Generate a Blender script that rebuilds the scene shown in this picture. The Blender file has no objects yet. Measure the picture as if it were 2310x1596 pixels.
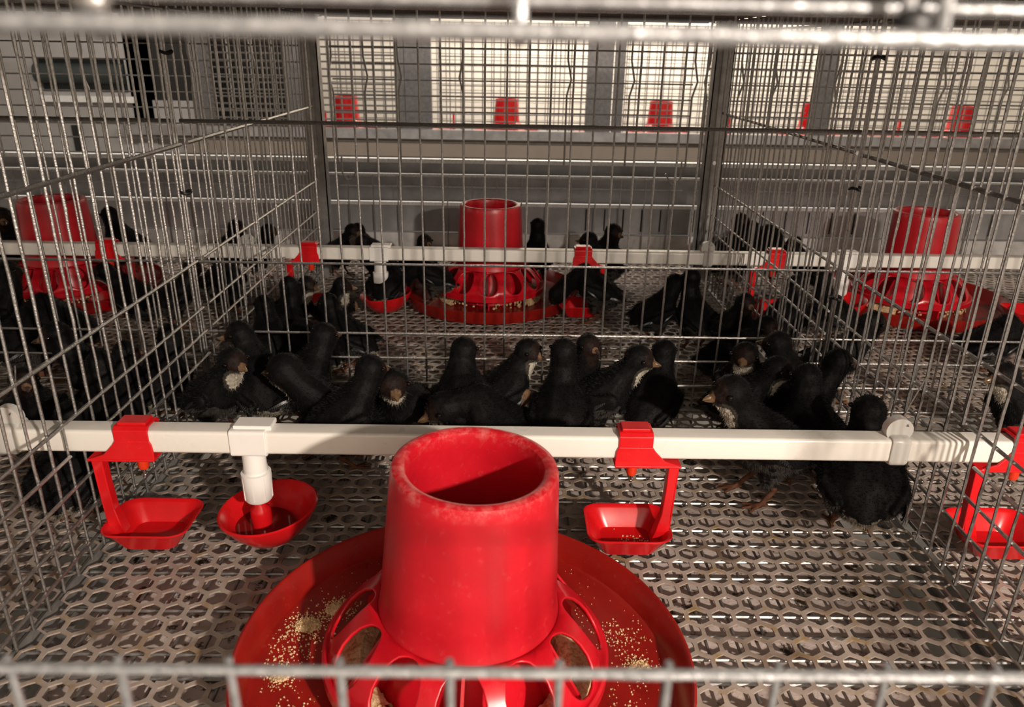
import bpy, bmesh, math, random
from mathutils import Vector, Matrix, noise
random.seed(7)
S = 0.4425            # one layout unit (camera height above the cage floor) in metres
PI = math.pi
sc = bpy.context.scene
COL = sc.collection

# ------------------------------------------------------------------ materials
def nodes_of(name):
    m = bpy.data.materials.new(name); m.use_nodes = True
    nt = m.node_tree
    return m, nt, nt.nodes['Principled BSDF']
def setp(b, **k):
    for a, v in k.items():
        b.inputs[a.replace('_', ' ')].default_value = v
def ramp(nt, fac, stops):
    r = nt.nodes.new('ShaderNodeValToRGB')
    el = r.color_ramp.elements
    while len(el) > 1: el.remove(el[-1])
    el[0].position = stops[0][0]; el[0].color = (*stops[0][1], 1)
    for p, c in stops[1:]:
        e = el.new(p); e.color = (*c, 1)
    nt.links.new(fac, r.inputs['Fac'])
    return r.outputs['Color']
def tex(nt, kind, scale, detail=4, coord='Object', rough=.6, **kw):
    tc = nt.nodes.new('ShaderNodeTexCoord')
    t = nt.nodes.new('ShaderNodeTex' + kind)
    t.inputs['Scale'].default_value = scale
    if kind == 'Noise':
        t.inputs['Detail'].default_value = detail
        t.inputs['Roughness'].default_value = rough
    nt.links.new(tc.outputs[coord], t.inputs['Vector'])
    return t
def mix(nt, fac, a, b, mode='MIX'):
    n = nt.nodes.new('ShaderNodeMix'); n.data_type = 'RGBA'; n.blend_type = mode
    if isinstance(fac, (int, float)): n.inputs[0].default_value = fac
    else: nt.links.new(fac, n.inputs[0])
    for i, v in ((6, a), (7, b)):
        if isinstance(v, tuple): n.inputs[i].default_value = (*v, 1)
        else: nt.links.new(v, n.inputs[i])
    return n.outputs[2]
def bump(nt, b, h, strength, dist=.002):
    n = nt.nodes.new('ShaderNodeBump'); n.inputs['Strength'].default_value = strength
    n.inputs['Distance'].default_value = dist
    nt.links.new(h, n.inputs['Height']); nt.links.new(n.outputs['Normal'], b.inputs['Normal'])
def plastic(name, col, rough=.35, dust=.0, dustcol=(.75, .55, .5), var=.12, sss=0.0):
    m, nt, b = nodes_of(name)
    t = tex(nt, 'Noise', 18, 5)
    c2 = tuple(x * (1 - var * 2) for x in col)
    c = ramp(nt, t.outputs['Fac'], [(.3, c2), (.7, col)])
    if dust:
        d = tex(nt, 'Noise', 160, 6, rough=.75)
        f = ramp(nt, d.outputs['Fac'], [(.58, (0, 0, 0)), (.8, (dust,) * 3)])
        c = mix(nt, f, c, dustcol)
    nt.links.new(c, b.inputs['Base Color'])
    rr = ramp(nt, t.outputs['Fac'], [(.3, (rough * .8,) * 3), (.8, (min(1, rough * 1.3),) * 3)])
    nt.links.new(rr, b.inputs['Roughness'])
    if sss:
        b.inputs['Subsurface Weight'].default_value = sss
        b.inputs['Subsurface Radius'].default_value = (.02, .004, .003)
        b.inputs['Subsurface Scale'].default_value = .3
    return m
def metal(name, col, rough=.4, metallic=.75, lump=.25, scale=300):
    m, nt, b = nodes_of(name)
    t = tex(nt, 'Noise', scale, 3)
    c = ramp(nt, t.outputs['Fac'], [(.3, tuple(x * .62 for x in col)), (.7, col)])
    nt.links.new(c, b.inputs['Base Color'])
    setp(b, Metallic=metallic, Roughness=rough)
    if lump: bump(nt, b, t.outputs['Fac'], lump, .001)
    return m
M = {}
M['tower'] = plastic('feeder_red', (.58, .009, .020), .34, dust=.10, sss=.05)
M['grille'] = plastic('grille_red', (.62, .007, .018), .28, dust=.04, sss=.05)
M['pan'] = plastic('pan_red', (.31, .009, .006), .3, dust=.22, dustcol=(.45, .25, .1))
M['cup'] = plastic('drinker_red', (.70, .008, .012), .24, dust=.05)
M['orange'] = plastic('nipple_orange', (.75, .04, .01), .3)
M['white'] = plastic('pipe_white', (.80, .77, .71), .3, dust=.05, dustcol=(.5, .4, .3), var=.02)
M['fitting'] = plastic('fitting_white', (.84, .82, .79), .33, var=.02)
nt = M['tower'].node_tree; b = nt.nodes['Principled BSDF']; src = b.inputs['Base Color'].links[0].from_socket
tc = nt.nodes.new('ShaderNodeTexCoord'); sx_ = nt.nodes.new('ShaderNodeSeparateXYZ'); nt.links.new(tc.outputs['Object'], sx_.inputs[0])
mr = nt.nodes.new('ShaderNodeMapRange'); mr.inputs[1].default_value = .380*S; mr.inputs[2].default_value = .404*S; nt.links.new(sx_.outputs['Z'], mr.inputs[0])
nz = tex(nt, 'Noise', 90, 6, rough=.8); fz = ramp(nt, nz.outputs['Fac'], [(.46, (.0,)*3), (.74, (.5,)*3)])
mt_ = nt.nodes.new('ShaderNodeMath'); mt_.operation = 'MULTIPLY'; nt.links.new(mr.outputs[0], mt_.inputs[0]); nt.links.new(fz, mt_.inputs[1])
nt.links.new(mix(nt, mt_.outputs[0], src, (.78, .36, .32)), b.inputs['Base Color'])
m, nt, b = nodes_of('milky_plastic'); M['milky'] = m
setp(b, Base_Color=(.72, .70, .66, 1), Roughness=.3)
b.inputs['Transmission Weight'].default_value = .25
b.inputs['Subsurface Weight'].default_value = .3; b.inputs['Subsurface Scale'].default_value = .01
M['zinc'] = metal('galvanised_wire', (.44, .425, .41), .36, .85, .5, 420)
M['grid'] = metal('grid_wire', (.40, .385, .37), .42, .8, .3, 200)
M['zinc_front'] = metal('galvanised_front_wire', (.40, .41, .42), .42, .55, .6, 350)
M['steel'] = metal('steel_pin', (.7, .7, .7), .2, 1, 0)
M['ring'] = metal('dark_ring', (.06, .06, .06), .45, .7, 0)
M['post'] = metal('galvanised_post', (.42, .41, .40), .45, .6, .1, 60)
M['far_post'] = metal('far_post_steel', (.17, .165, .165), .45, .4, .1, 60)
M['sheet'] = metal('stainless_sheet', (.62, .62, .64), .25, .45, .03, 12)
M['sheet_light'] = metal('light_sheet', (.85, .84, .82), .45, .1, .03, 20)
M['sheet_dark'] = metal('dark_sheet', (.36, .35, .35), .4, .25, .03, 20)
M['edge'] = metal('folded_edge', (.95, .94, .92), .35, .0, 0)
M['taupe'] = plastic('belt_taupe', (.24, .20, .165), .7, var=.06)
M['cabinet'] = plastic('cabinet_grey', (.36, .345, .335), .5, var=.05)
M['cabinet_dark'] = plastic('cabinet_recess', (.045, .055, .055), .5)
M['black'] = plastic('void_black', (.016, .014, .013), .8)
M['wall'] = plastic('plaster_wall', (.90, .87, .81), .8, var=.05)
M['concrete'] = plastic('concrete', (.16, .15, .135), .85, var=.2)
M['ceil'] = plastic('ceiling_panel', (.25, .24, .22), .7, var=.05)

# perforated floor mat: beige-grey plastic with yellow and brown staining
m, nt, b = nodes_of('mat_plastic'); M['mat'] = m
t1 = tex(nt, 'Noise', 9, 5); t2 = tex(nt, 'Noise', 38, 6, rough=.7); t3 = tex(nt, 'Noise', 16, 4, rough=.5)
c = ramp(nt, t1.outputs['Fac'], [(.3, (.31, .25, .215)), (.7, (.45, .385, .335))])
f = ramp(nt, t2.outputs['Fac'], [(.53, (0, 0, 0)), (.66, (.8,) * 3)])
c = mix(nt, f, c, (.30, .19, .06))
f = ramp(nt, t3.outputs['Fac'], [(.56, (0, 0, 0)), (.68, (.85,) * 3)])
c = mix(nt, f, c, (.13, .085, .055))
nt.links.new(c, b.inputs['Base Color']); setp(b, Roughness=.33)
bump(nt, b, t2.outputs['Fac'], .3, .001)
# droppings belt below
m, nt, b = nodes_of('droppings_belt'); M['belt'] = m
t1 = tex(nt, 'Noise', 7, 4); t2 = tex(nt, 'Noise', 42, 7, rough=.72); t3 = tex(nt, 'Noise', 23, 5, rough=.65)
c = ramp(nt, t1.outputs['Fac'], [(.3, (.42, .33, .29)), (.55, (.62, .53, .49)), (.75, (.48, .38, .31))])
f = ramp(nt, t3.outputs['Fac'], [(.56, (0, 0, 0)), (.66, (.8,) * 3)])
c = mix(nt, f, c, (.50, .46, .43))
f = ramp(nt, t2.outputs['Fac'], [(.55, (0, 0, 0)), (.61, (1,) * 3)])
c = mix(nt, f, c, (.035, .022, .012))
nt.links.new(c, b.inputs['Base Color']); setp(b, Roughness=.4)
bump(nt, b, t2.outputs['Fac'], .6, .004)
# feed crumbs
m, nt, b = nodes_of('feed_grain'); M['feed'] = m
t = tex(nt, 'Noise', 260, 3, rough=.7)
nt.links.new(ramp(nt, t.outputs['Fac'], [(.35, (.42, .26, .11)), (.5, (.72, .52, .28)), (.7, (.86, .70, .46))]), b.inputs['Base Color'])
setp(b, Roughness=.8); bump(nt, b, t.outputs['Fac'], .8, .002)
# chick down: colour attribute broken up by fine noise
m, nt, b = nodes_of('chick_down'); M['chick'] = m
at = nt.nodes.new('ShaderNodeAttribute'); at.attribute_name = 'tint'
t = tex(nt, 'Noise', 210, 4, rough=.7)
f = ramp(nt, t.outputs['Fac'], [(.3, (.45,) * 3), (.7, (1.35,) * 3)])
c = mix(nt, 1.0, at.outputs['Color'], f, 'MULTIPLY')
nt.links.new(c, b.inputs['Base Color']); setp(b, Roughness=.62)
b.inputs['Specular IOR Level'].default_value = .12
M['beak'] = plastic('beak_horn', (.27, .17, .09), .25, var=.35)
M['beak_dark'] = plastic('beak_dark_horn', (.07, .045, .035), .28, var=.3)
m, nt, b = nodes_of('eye_black'); M['eye'] = m
setp(b, Base_Color=(.006, .004, .003, 1), Roughness=.05)
m, nt, b = nodes_of('wing_black'); M['wing'] = m
t = tex(nt, 'Wave', 160); t.inputs['Distortion'].default_value = 2
nt.links.new(ramp(nt, t.outputs['Fac'], [(.4, (.006, .006, .007)), (.95, (.05, .052, .055))]), b.inputs['Base Color'])
setp(b, Roughness=.38)

# ------------------------------------------------------------------ mesh helpers
class MB:
    def __init__(s): s.v = []; s.f = []
    def add(s, vs, fs):
        o = len(s.v); s.v += [Vector(v) for v in vs]; s.f += [tuple(i + o for i in f) for f in fs]
    def box(s, x0, x1, y0, y1, z0, z1):
        s.add([(x0,y0,z0),(x1,y0,z0),(x1,y1,z0),(x0,y1,z0),(x0,y0,z1),(x1,y0,z1),(x1,y1,z1),(x0,y1,z1)],
              [(0,3,2,1),(4,5,6,7),(0,1,5,4),(1,2,6,5),(2,3,7,6),(3,0,4,7)])
    def tube(s, pts, r, n=6, cap=True, sx=1.0):
        pts = [Vector(p) for p in pts]; k = len(pts)
        rs = r if isinstance(r, (list, tuple)) else [r] * k
        ref = None; rings = []
        for i, p in enumerate(pts):
            t = (pts[min(i+1, k-1)] - pts[max(i-1, 0)]).normalized()
            if ref is None:
                ref = Vector((0,0,1)) if abs(t.z) < .9 else Vector((1,0,0))
            u = t.cross(ref).normalized(); w = t.cross(u).normalized(); ref = w * -1 if w.dot(ref) < 0 else w
            u = t.cross(ref).normalized()
            rings.append([p + u * (math.cos(2*PI*j/n) * rs[i] * sx) + ref * (math.sin(2*PI*j/n) * rs[i]) for j in range(n)])
        vs = [q for R_ in rings for q in R_]; fs = []
        for i in range(k-1):
            for j in range(n):
                a = i*n+j; b_ = i*n+(j+1) % n
                fs.append((a, b_, b_+n, a+n))
        if cap: fs.append(tuple(range(n))[::-1]); fs.append(tuple(range((k-1)*n, k*n)))
        s.add(vs, fs)
    def wire(s, a, b_, r, seg=None, n=5, jit=.10, wob=.0):
        a = Vector(a); b_ = Vector(b_); L = (b_-a).length
        k = max(1, seg if seg else int(L/.035))
        pts = []; rs = []
        for i in range(k+1):
            p = a.lerp(b_, i/k)
            if wob: p = p + Vector([random.uniform(-wob, wob) for _ in range(3)])
            pts.append(p); rs.append(r * random.uniform(1-jit, 1+jit))
        s.tube(pts, rs, n)
    def lathe(s, prof, n=48, c=(0,0,0), close=False, a0=0, a1=2*PI):
        full = abs(a1-a0-2*PI) < 1e-6; m_ = n if full else n+1
        vs = []
        for r, z in prof:
            for j in range(m_):
                a = a0 + (a1-a0)*j/n
                vs.append((c[0]+r*math.cos(a), c[1]+r*math.sin(a), c[2]+z))
        fs = []
        P = len(prof); rng = range(P if close else P-1)
        for i in rng:
            i2 = (i+1) % P
            for j in range(n):
                j2 = (j+1) % m_
                fs.append((i*m_+j, i*m_+j2, i2*m_+j2, i2*m_+j))
        s.add(vs, fs)
    def loft(s, rings, cap0=False, cap1=False):
        n = len(rings[0]); vs = [q for R_ in rings for q in R_]; fs = []
        for i in range(len(rings)-1):
            for j in range(n):
                j2 = (j+1) % n
                fs.append((i*n+j, i*n+j2, (i+1)*n+j2, (i+1)*n+j))
        if cap0: fs.append(tuple(range(n))[::-1])
        if cap1: fs.append(tuple(range((len(rings)-1)*n, len(rings)*n)))
        s.add(vs, fs)
    def ball(s, c, r, n=8, m_=6):
        if not isinstance(r, (tuple, list)): r = (r,)*3
        vs = [(c[0], c[1], c[2]+r[2])]; fs = []
        for i in range(1, m_):
            for j in range(n):
                a = PI*i/m_; p = 2*PI*j/n
                vs.append((c[0]+r[0]*math.sin(a)*math.cos(p), c[1]+r[1]*math.sin(a)*math.sin(p), c[2]+r[2]*math.cos(a)))
        vs.append((c[0], c[1], c[2]-r[2])); L = len(vs)-1
        for j in range(n):
            j2 = (j+1) % n
            fs.append((0, 1+j, 1+j2)); fs.append((L, L-n+j2, L-n+j))
            for i in range(m_-2):
                a = 1+i*n
                fs.append((a+j, a+n+j, a+n+j2, a+j2))
        s.add(vs, fs)
    def mesh(s, name, mat, smooth=True, weld=False):
        me = bpy.data.meshes.new(name)
        me.from_pydata([tuple(v*S) for v in s.v], [], s.f)
        if weld or True:
            bm = bmesh.new(); bm.from_mesh(me)
            if weld: bmesh.ops.remove_doubles(bm, verts=bm.verts, dist=1e-5)
            bmesh.ops.recalc_face_normals(bm, faces=bm.faces)
            bm.to_mesh(me); bm.free()
        me.materials.append(mat)
        if smooth:
            me.polygons.foreach_set('use_smooth', [True]*len(me.polygons))
            try: me.set_sharp_from_angle(angle=math.radians(38))
            except Exception: pass
        return me
    def obj(s, name, mat, parent=None, loc=(0,0,0), smooth=True, weld=False):
        return link(name, s.mesh(name, mat, smooth, weld), parent, loc)
def link(name, me, parent=None, loc=(0,0,0)):
    o = bpy.data.objects.new(name, me); COL.objects.link(o)
    if parent: o.parent = parent
    o.location = Vector(loc)*S
    return o
def tag(o, label=None, cat=None, group=None, kind=None):
    if label: o['label'] = label
    if cat: o['category'] = cat
    if group: o['group'] = group
    if kind: o['kind'] = kind
    return o
def thing(name, label, cat, loc=(0,0,0), group=None, rz=0):
    o = bpy.data.objects.new(name, None); COL.objects.link(o)
    o.location = Vector(loc)*S; o.rotation_euler = (0, 0, rz); o.empty_display_size = .02
    return tag(o, label, cat, group)
def rot(o, d):
    o.rotation_euler = (0, math.radians(d), 0); return o
def dup(root, loc, label, rz=None, group=None, scale=None):
    def cp(o, par):
        c = o.copy(); COL.objects.link(c)
        if par: c.parent = par
        for ch in [q for q in kids.get(o.name, [])]: cp(ch, c)
        return c
    kids = {}
    for q in bpy.data.objects:
        if q.parent: kids.setdefault(q.parent.name, []).append(q)
    r = cp(root, None); r.location = Vector(loc)*S
    if rz is not None: r.rotation_euler = (0, 0, rz)
    if scale is not None: r.scale = (scale,)*3
    r['label'] = label
    if group: r['group'] = group
    return r
def solid(o, t, off=0):
    md = o.modifiers.new('Solidify', 'SOLIDIFY'); md.thickness = t*S; md.offset = off; return o
def bevel(o, w, seg=2):
    md = o.modifiers.new('Bevel', 'BEVEL'); md.width = w*S; md.segments = seg; md.limit_method = 'ANGLE'; return o

XL, XR = -.857, .927; W = XR-XL
YF, YM, YB = .30, 2.06, 3.84
TOP = 1.12
cells = [XL-W, XL, XR]            # left edges of the three cells
where = ['left', 'centre', 'right']

# ------------------------------------------------------------------ perforated mats
def mat_mesh(w, d, p=.04541, th=.0032):
    mb = MB(); nx = int(w/p+.02); ny = int(d/(p*.866)); r_in = p*.5*.825
    K = 12
    for j in range(ny):
        for i in range(nx - (j % 2)):
            cx = (i+.5+.5*(j % 2))*p + (w-nx*p)/2; cy = (j+.5)*p*.866+(d-ny*p*.866)/2
            out = []; inn = []; low = []
            for k in range(K):
                a = PI/2 + 2*PI*k/K
                R_ = p/math.sqrt(3) if k % 2 == 0 else p*.5
                out.append((cx+R_*math.cos(a), cy+R_*math.sin(a), 0))
                q = r_in*(1.115 if k % 2 == 0 else 1.0)
                jx = random.uniform(-.0006, .0006)
                inn.append((cx+(q+jx)*math.cos(a), cy+(q+jx)*math.sin(a), 0))
                low.append((inn[-1][0], inn[-1][1], -th))
            mb.add(out+inn+low, [(k, (k+1) % K, K+(k+1) % K, K+k) for k in range(K)] + [(K+k, K+(k+1) % K, 2*K+(k+1) % K, 2*K+k) for k in range(K)])
    # closing strips round the edge
    return mb
mw, md_ = W-.012, YM-YF-.02
mm = mat_mesh(mw, md_).mesh('floor_mat', M['mat'], True)
mat_labels = {(0,0): 'perforated honeycomb floor mat of the cage left of the front cage',
              (1,0): 'stained honeycomb floor mat under the large red feeder in front',
              (2,0): 'perforated honeycomb floor mat of the cage right of the front cage',
              (0,1): 'honeycomb floor mat of the rear cage on the left, under its red feeder',
              (1,1): 'honeycomb floor mat of the middle rear cage, under the small red feeder',
              (2,1): 'honeycomb floor mat of the rear cage on the right, under its red feeder'}
for ci, x in enumerate(cells):
    for ri, y in enumerate((YF, YM)):
        o = link('floor_mat', mm, None, (x+.006, y+.01, 0))
        tag(o, mat_labels[(ci, ri)], 'floor mat', 'honeycomb mats on the cage floors')
# welded wire grid under the mats + droppings belt
g = MB(); gw, gd = W-.02, YM-YF-.02; zz = -.013
k = 0
while k*.0575 < gw: g.wire((k*.0575+.02, 0, zz-.006), (k*.0575+.02, gd, zz-.006), .0032, seg=3, n=6, jit=0); k += 1
k = 0
while k*.0565 < gd: g.wire((0, k*.0565+.02, zz), (gw, k*.0565+.02, zz), .0036, seg=3, n=6, jit=0); k += 1
gm = g.mesh('support_grid', M['grid'], True)
for ci, x in enumerate(cells):
    for ri, y in enumerate((YF, YM)):
        tag(link('support_grid', gm, None, (x+.01, y+.01, -.001)),
            'galvanised wire grid carrying the floor mat of the %s %s cage' % (('front', 'rear')[ri], where[ci]), 'wire grid', 'wire grids under the mats')
for ci, x in enumerate(cells):
    for ri, (y0, y1) in enumerate(((.1, 2.0), (2.12, 3.9))):
        b_ = MB(); b_.box(x+.06, x+W-.12, y0, y1, -.045, -.038)
        tag(b_.obj('manure_belt', M['belt'], None, smooth=False),
            'soiled droppings belt seen through the mat of the %s %s cage' % (('front', 'rear')[ri], where[ci]), 'belt', 'droppings belts under the cages')

# ------------------------------------------------------------------ wire partitions between cages
def partition(x, y0, y1, label, gap=None, lump=.16, top=TOP):
    root = thing('wire_partition', label, 'wire panel', (x, y0, 0), 'wire partitions between neighbouring cages')
    mb = MB(); wr = .0031
    y = .014; Ly = y1-y0; i = 0
    while y < Ly:
        if gap and abs(y+y0-gap[0]) < .034:
            mb.wire((0, y, -.004), (0, y, gap[1]-.04), wr, jit=lump, n=6)
            mb.wire((0, y, gap[1]+.045), (0, y, top), wr, jit=lump, n=6)
        else:
            mb.wire((0, y, -.004), (random.uniform(-.002, .002), y+random.uniform(-.002, .002), top), wr, jit=lump, n=6, wob=.0007)
        y += .0524; i += 1
    for z, r in ((.757, .0055), (.445, .0042), (.312, .0038), (.243, .0038), (.175, .0038), (.105, .0038), (.04, .0036), (1.08, .004)):
        if gap and abs(z-gap[1]) < .045:
            mb.wire((.006, .01, z), (.006, gap[0]-y0-.045, z), r, jit=lump, n=6)
            mb.wire((.006, gap[0]-y0+.045, z), (.006, Ly-.01, z), r, jit=lump, n=6)
        else:
            mb.wire((.006, .01, z), (.006, Ly-.01, z), r, jit=lump, n=6)
    mb.obj('mesh', M['zinc'], root)
    ch = MB(); ch.box(-.007, -.003, .0, Ly, -.06, -.006); ch.box(-.02, .02, .0, Ly, -.066, -.06)
    ch.obj('bottom_channel', M['post'], root, smooth=False)
    return root
partition(XL, YF+.01, YM-.012, 'wire mesh partition rising at the left side of the front cage', (1.36, .265))
partition(XR, YF+.01, YM-.012, 'wire mesh partition rising at the right side of the front cage', (1.36, .265))
partition(XL, YM+.012, 3.46, 'wire mesh partition left of the middle rear cage', (2.90, .25), .06)
partition(XR, YM+.012, 3.46, 'wire mesh partition right of the middle rear cage', (2.90, .25), .06)
for x, lb in ((XL-W, 'far wire partition closing the rear cage on the left'), (XR+W, 'far wire partition closing the rear cage on the right')):
    partition(x, YM+.012, 3.46, lb, (2.90, .25), .04)
# dark rings clipping doubled wires together
rings = [(XL, 2.042, .98, 'dark ring clip high on the left corner where partition and wire wall meet'),
         (XL, 2.042, .634, 'dark ring clip halfway up the left corner where partition and wire wall meet'),
         (XR, 2.042, .995, 'dark ring clip high on the right corner where partition and wire wall meet'),
         (XR, 2.042, .67, 'dark ring clip halfway up the right corner where partition and wire wall meet'),
         (XR, 2.042, .365, 'dark ring clip low on the right corner wires, above the chicks')]
for x, y, z, lb in rings:
    r_ = MB(); r_.tube([(.015*math.cos(a), .017*math.sin(a), .003*math.sin(a*2)) for a in [2*PI*i/14 for i in range(15)]], .0040, 6)
    tag(r_.obj('ring_clip', M['ring'], None, (x, y, z)), lb, 'clip', 'ring clips on the wire partitions')
for x in (XL, XR):
    d_ = MB(); d_.wire((0, 0, .0), (0, .0, TOP), .0036, jit=.12, n=6); d_.wire((0, .016, .0), (0, .016, TOP), .0032, jit=.12, n=6)
    tag(d_.obj('tie_rod', M['zinc'], None, (x-.004, 2.030, 0)), 'paired upright wires at the %s rear corner of the front cage' % ('left' if x < 0 else 'right'), 'wire', 'paired uprights')

# ------------------------------------------------------------------ middle mesh wall between front and rear cages
for ci, x in enumerate(cells):
    mb = MB(); n = int(round(W/.0565)); off = (-.061-XL) % .0565
    xx = off if off > .012 else off+.0565
    while xx < W-.008:
        mb.wire((xx, 0, -.003), (xx, 0, TOP), .0030, jit=.07, wob=.0004, n=6); xx += .0565
    for z, r in ((.815, .0055), (.44, .0036), (.235, .0034), (.16, .0034), (.082, .0034), (.004, .0036), (1.09, .004)):
        mb.wire((.006, -.005, z), (W-.006, -.005, z), r, jit=.07, n=6)
    tag(mb.obj('wire_mesh_panel', M['zinc'], None, (x, YM, 0)), 'upright welded wire wall at the back of the %s front cage' % where[ci], 'wire panel', 'wire walls between front and rear cages')

# ------------------------------------------------------------------ rear doors (far side of the rear cages)
for ci, x in enumerate(cells):
    root = thing('cage_door', 'wide wire door with bent uprights on the far side of the %s rear cage' % where[ci], 'cage door', (x, YB, 0), 'wire doors on the far side')
    mb = MB(); x0, x1 = .02, W-.05
    z = .50
    while z < 1.1: mb.wire((x0, 0, z), (x1, 0, z), .0038, jit=.04, n=5, seg=6); z += .0715
    for xx in (x0, x0+.15, x0+.31, x0+.62, x1-.60, x1-.30, x1):
        k1 = .03 if int(xx*100) % 2 else -.03
        mb.tube([(xx, -.004, .47), (xx, -.004, .80), (xx+k1*.6, -.012, .87), (xx, -.004, .96), (xx, -.004, 1.1)], .0052, 6)
    mb.obj('door_mesh', M['zinc'], root)
    lo = MB()
    for z in (.045, .355, .405): lo.wire((x0, .006, z), (x1, .006, z), .0045, jit=.04, n=5, seg=6)
    xx = x0+.04
    while xx < x1: lo.wire((xx, .002, .03), (xx, .002, .41), .0036, jit=.04, n=5, seg=4); xx += .124
    lo.obj('lower_mesh', M['zinc'], root)
    for sx in (x0+.02, x1-.02):
        d = 1 if sx < .5 else -1
        h = MB(); h.tube([(sx, -.01, .50), (sx, -.012, .42), (sx+d*.02, -.012, .385), (sx+d*.045, -.012, .39), (sx+d*.075, -.012, .44)], .0045, 6)
        h.obj('hook', M['zinc'], root)

# rear stainless guard, feed trough and channel
def slab(name, mat, x0, x1, y0, y1, z0, z1, label, cat, group=None, bev=0):
    mb = MB(); mb.box(x0, x1, y0, y1, z0, z1); o = mb.obj(name, M[mat], None, smooth=False)
    tag(o, label, cat, group)
    if bev: bevel(o, bev)
    return o
X0, X1 = XL-W-.3, XR+W+.3
root = thing('guard_sheet', 'long stainless guard sheet with a bright folded edge behind the rear cages', 'metal sheet', (0, YB+.03, 0))
mb = MB(); mb.box(X0, X1, 0, .004, .125, .262); mb.obj('panel', M['sheet'], root, smooth=False)
mb = MB(); mb.box(X0, X1, -.012, .004, -.02, .118); mb.obj('lower_strip', M['sheet_light'], root, smooth=False)
mb = MB(); mb.box(X0, X1, -.016, .012, .260, .276); mb.obj('top_edge', M['edge'], root, smooth=False)
for x in [.40+.095*i for i in range(5)]+[.95+.118*i for i in range(17)]:
    s_ = MB(); s_.box(x, x+.006, -.004, 0, .14, .25); s_.obj('slot', M['black'], root, smooth=False)

root = thing('feed_trough', 'grey sheet metal feed trough running along the far cage side', 'trough', (0, YB+.10, 0))
mb = MB(); mb.loft([[(X0, .0, .27), (X0, 0, .40), (X0, .004, .40), (X0, .004, .27)], [(X1, 0, .27), (X1, 0, .40), (X1, .004, .40), (X1, .004, .27)]], True, True)
mb.obj('front_sheet', M['sheet_dark'], root, smooth=False)
mb = MB(); mb.box(X0, X1, -.004, .012, .395, .404); mb.obj('front_lip', M['edge'], root, smooth=False)
mb = MB(); mb.box(X0, X1, .14, .16, .10, .452); mb.obj('outer_sheet', M['sheet_dark'], root, smooth=False)
mb = MB(); mb.box(X0, X1, .130, .175, .440, .460); mb.obj('outer_lip', M['edge'], root, smooth=False)
mb = MB(); mb.box(X0, X1, .0, .16, .09, .10); mb.obj('trough_floor', M['sheet_dark'], root, smooth=False)
for x in (XL-W, XL, XR, XR+W):
    mb = MB(); mb.box(x-.015, x+.015, .142, .16, -1.7, .10); mb.obj('support_leg', M['post'], root, smooth=False)
# posts between the rear doors
for x, lb in ((XL-.005, 'grey galvanised post standing left of the middle rear cage'), (XR+.0, 'grey galvanised post standing right of the middle rear cage'),
              (XL-W, 'grey galvanised post at the far left end of the rear cages'), (XR+W, 'grey galvanised post at the far right end of the rear cages')):
    root = thing('steel_post', lb, 'post', (x, 3.50, -1.7), 'upright posts of the near cage row')
    mb = MB(); mb.box(-.040, .040, 0, .005, 0, 3.0); mb.box(-.040, -.035, 0, .06, 0, 3.0); mb.box(.035, .040, 0, .06, 0, 3.0); mb.box(-.012, .012, -.006, 0, 0, 3.0)
    mb.obj('profile', M['post'], root, smooth=False)
    b_ = MB(); b_.lathe([(0, 0), (.009, 0), (.009, .006), (0, .006)], 6); o = b_.obj('bolt', M['steel'], root, (.0, -.006, 2.24), smooth=False); o.rotation_euler = (PI/2, 0, 0)

# ------------------------------------------------------------------ upper tier above the cages
slab('upper_tier_tray', 'ceil', X0, X1, YF+.15, YB+.1, TOP+.05, TOP+.07, 'underside tray of the cage tier above', 'tray')
for ci, x in enumerate(cells):
    mb = MB(); k = .03
    while k < W: mb.wire((k, .012, 0), (k, YB-YF-.01, 0), .0030, seg=3, n=5, jit=0); k += .0565
    k = .02
    while k < YB-YF: mb.wire((.008, k, -.007), (W-.008, k, -.007), .0030, seg=3, n=5, jit=0); k += .113
    tag(mb.obj('cage_roof', M['zinc'], None, (x, YF, TOP+.015)), 'wire mesh roof over the %s cages' % where[ci], 'wire panel', 'wire mesh roofs')

# ------------------------------------------------------------------ front wires close to the camera
mb = MB()
mb.wire((-1.1, 0, .7045), (1.1, 0, .7045), .0030, jit=.10, n=8, seg=160)
x = -.1395-.0565*16
while x < 1.1:
    mb.wire((x, .004, .06), (x, .004, .708), .0023, jit=.12, n=7, seg=40); x += .0565
mb.wire((-1.1, 0, .40), (1.1, 0, .40), .0026, jit=.10, n=8, seg=60); mb.wire((-1.1, 0, .07), (1.1, 0, .07), .0026, jit=.10, n=8, seg=60)
tag(mb.obj('front_mesh_panel', M['zinc_front'], None, (0, YF, 0)), 'blurred light grey wire rail with short uprights across the bottom edge', 'wire panel')
root = thing('overhead_rail', 'thick blurred rods of the door frame across the top', 'frame', (0, YF, 0))
mb = MB(); mb.wire((-1.1, -.02, 1.0085), (1.1, -.02, 1.0025), .0036, jit=.03, n=10, seg=140); mb.obj('lower_rod', M['zinc_front'], root)
mb = MB(); mb.wire((-1.1, .0, 1.0180), (1.1, .0, 1.0140), .0024, jit=.03, n=10, seg=140); mb.obj('upper_rod', M['zinc_front'], root)
for x in (-.142, .0035, .138, .151):
    mb = MB(); mb.wire((x, -.012, 1.001), (x, -.004, 1.09), .0026, jit=.05, n=8, seg=6); mb.obj('hanger_wire', M['zinc_front'], root)
for kx, kz in ((.1385, 1.010), (-.142, 1.013)):
    mb = MB(); mb.ball((kx, -.016, kz), (.0070, .005, .0055), 12, 8); mb.obj('weld_knot', M['ring'] if kx > 0 else M['zinc'], root)

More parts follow.
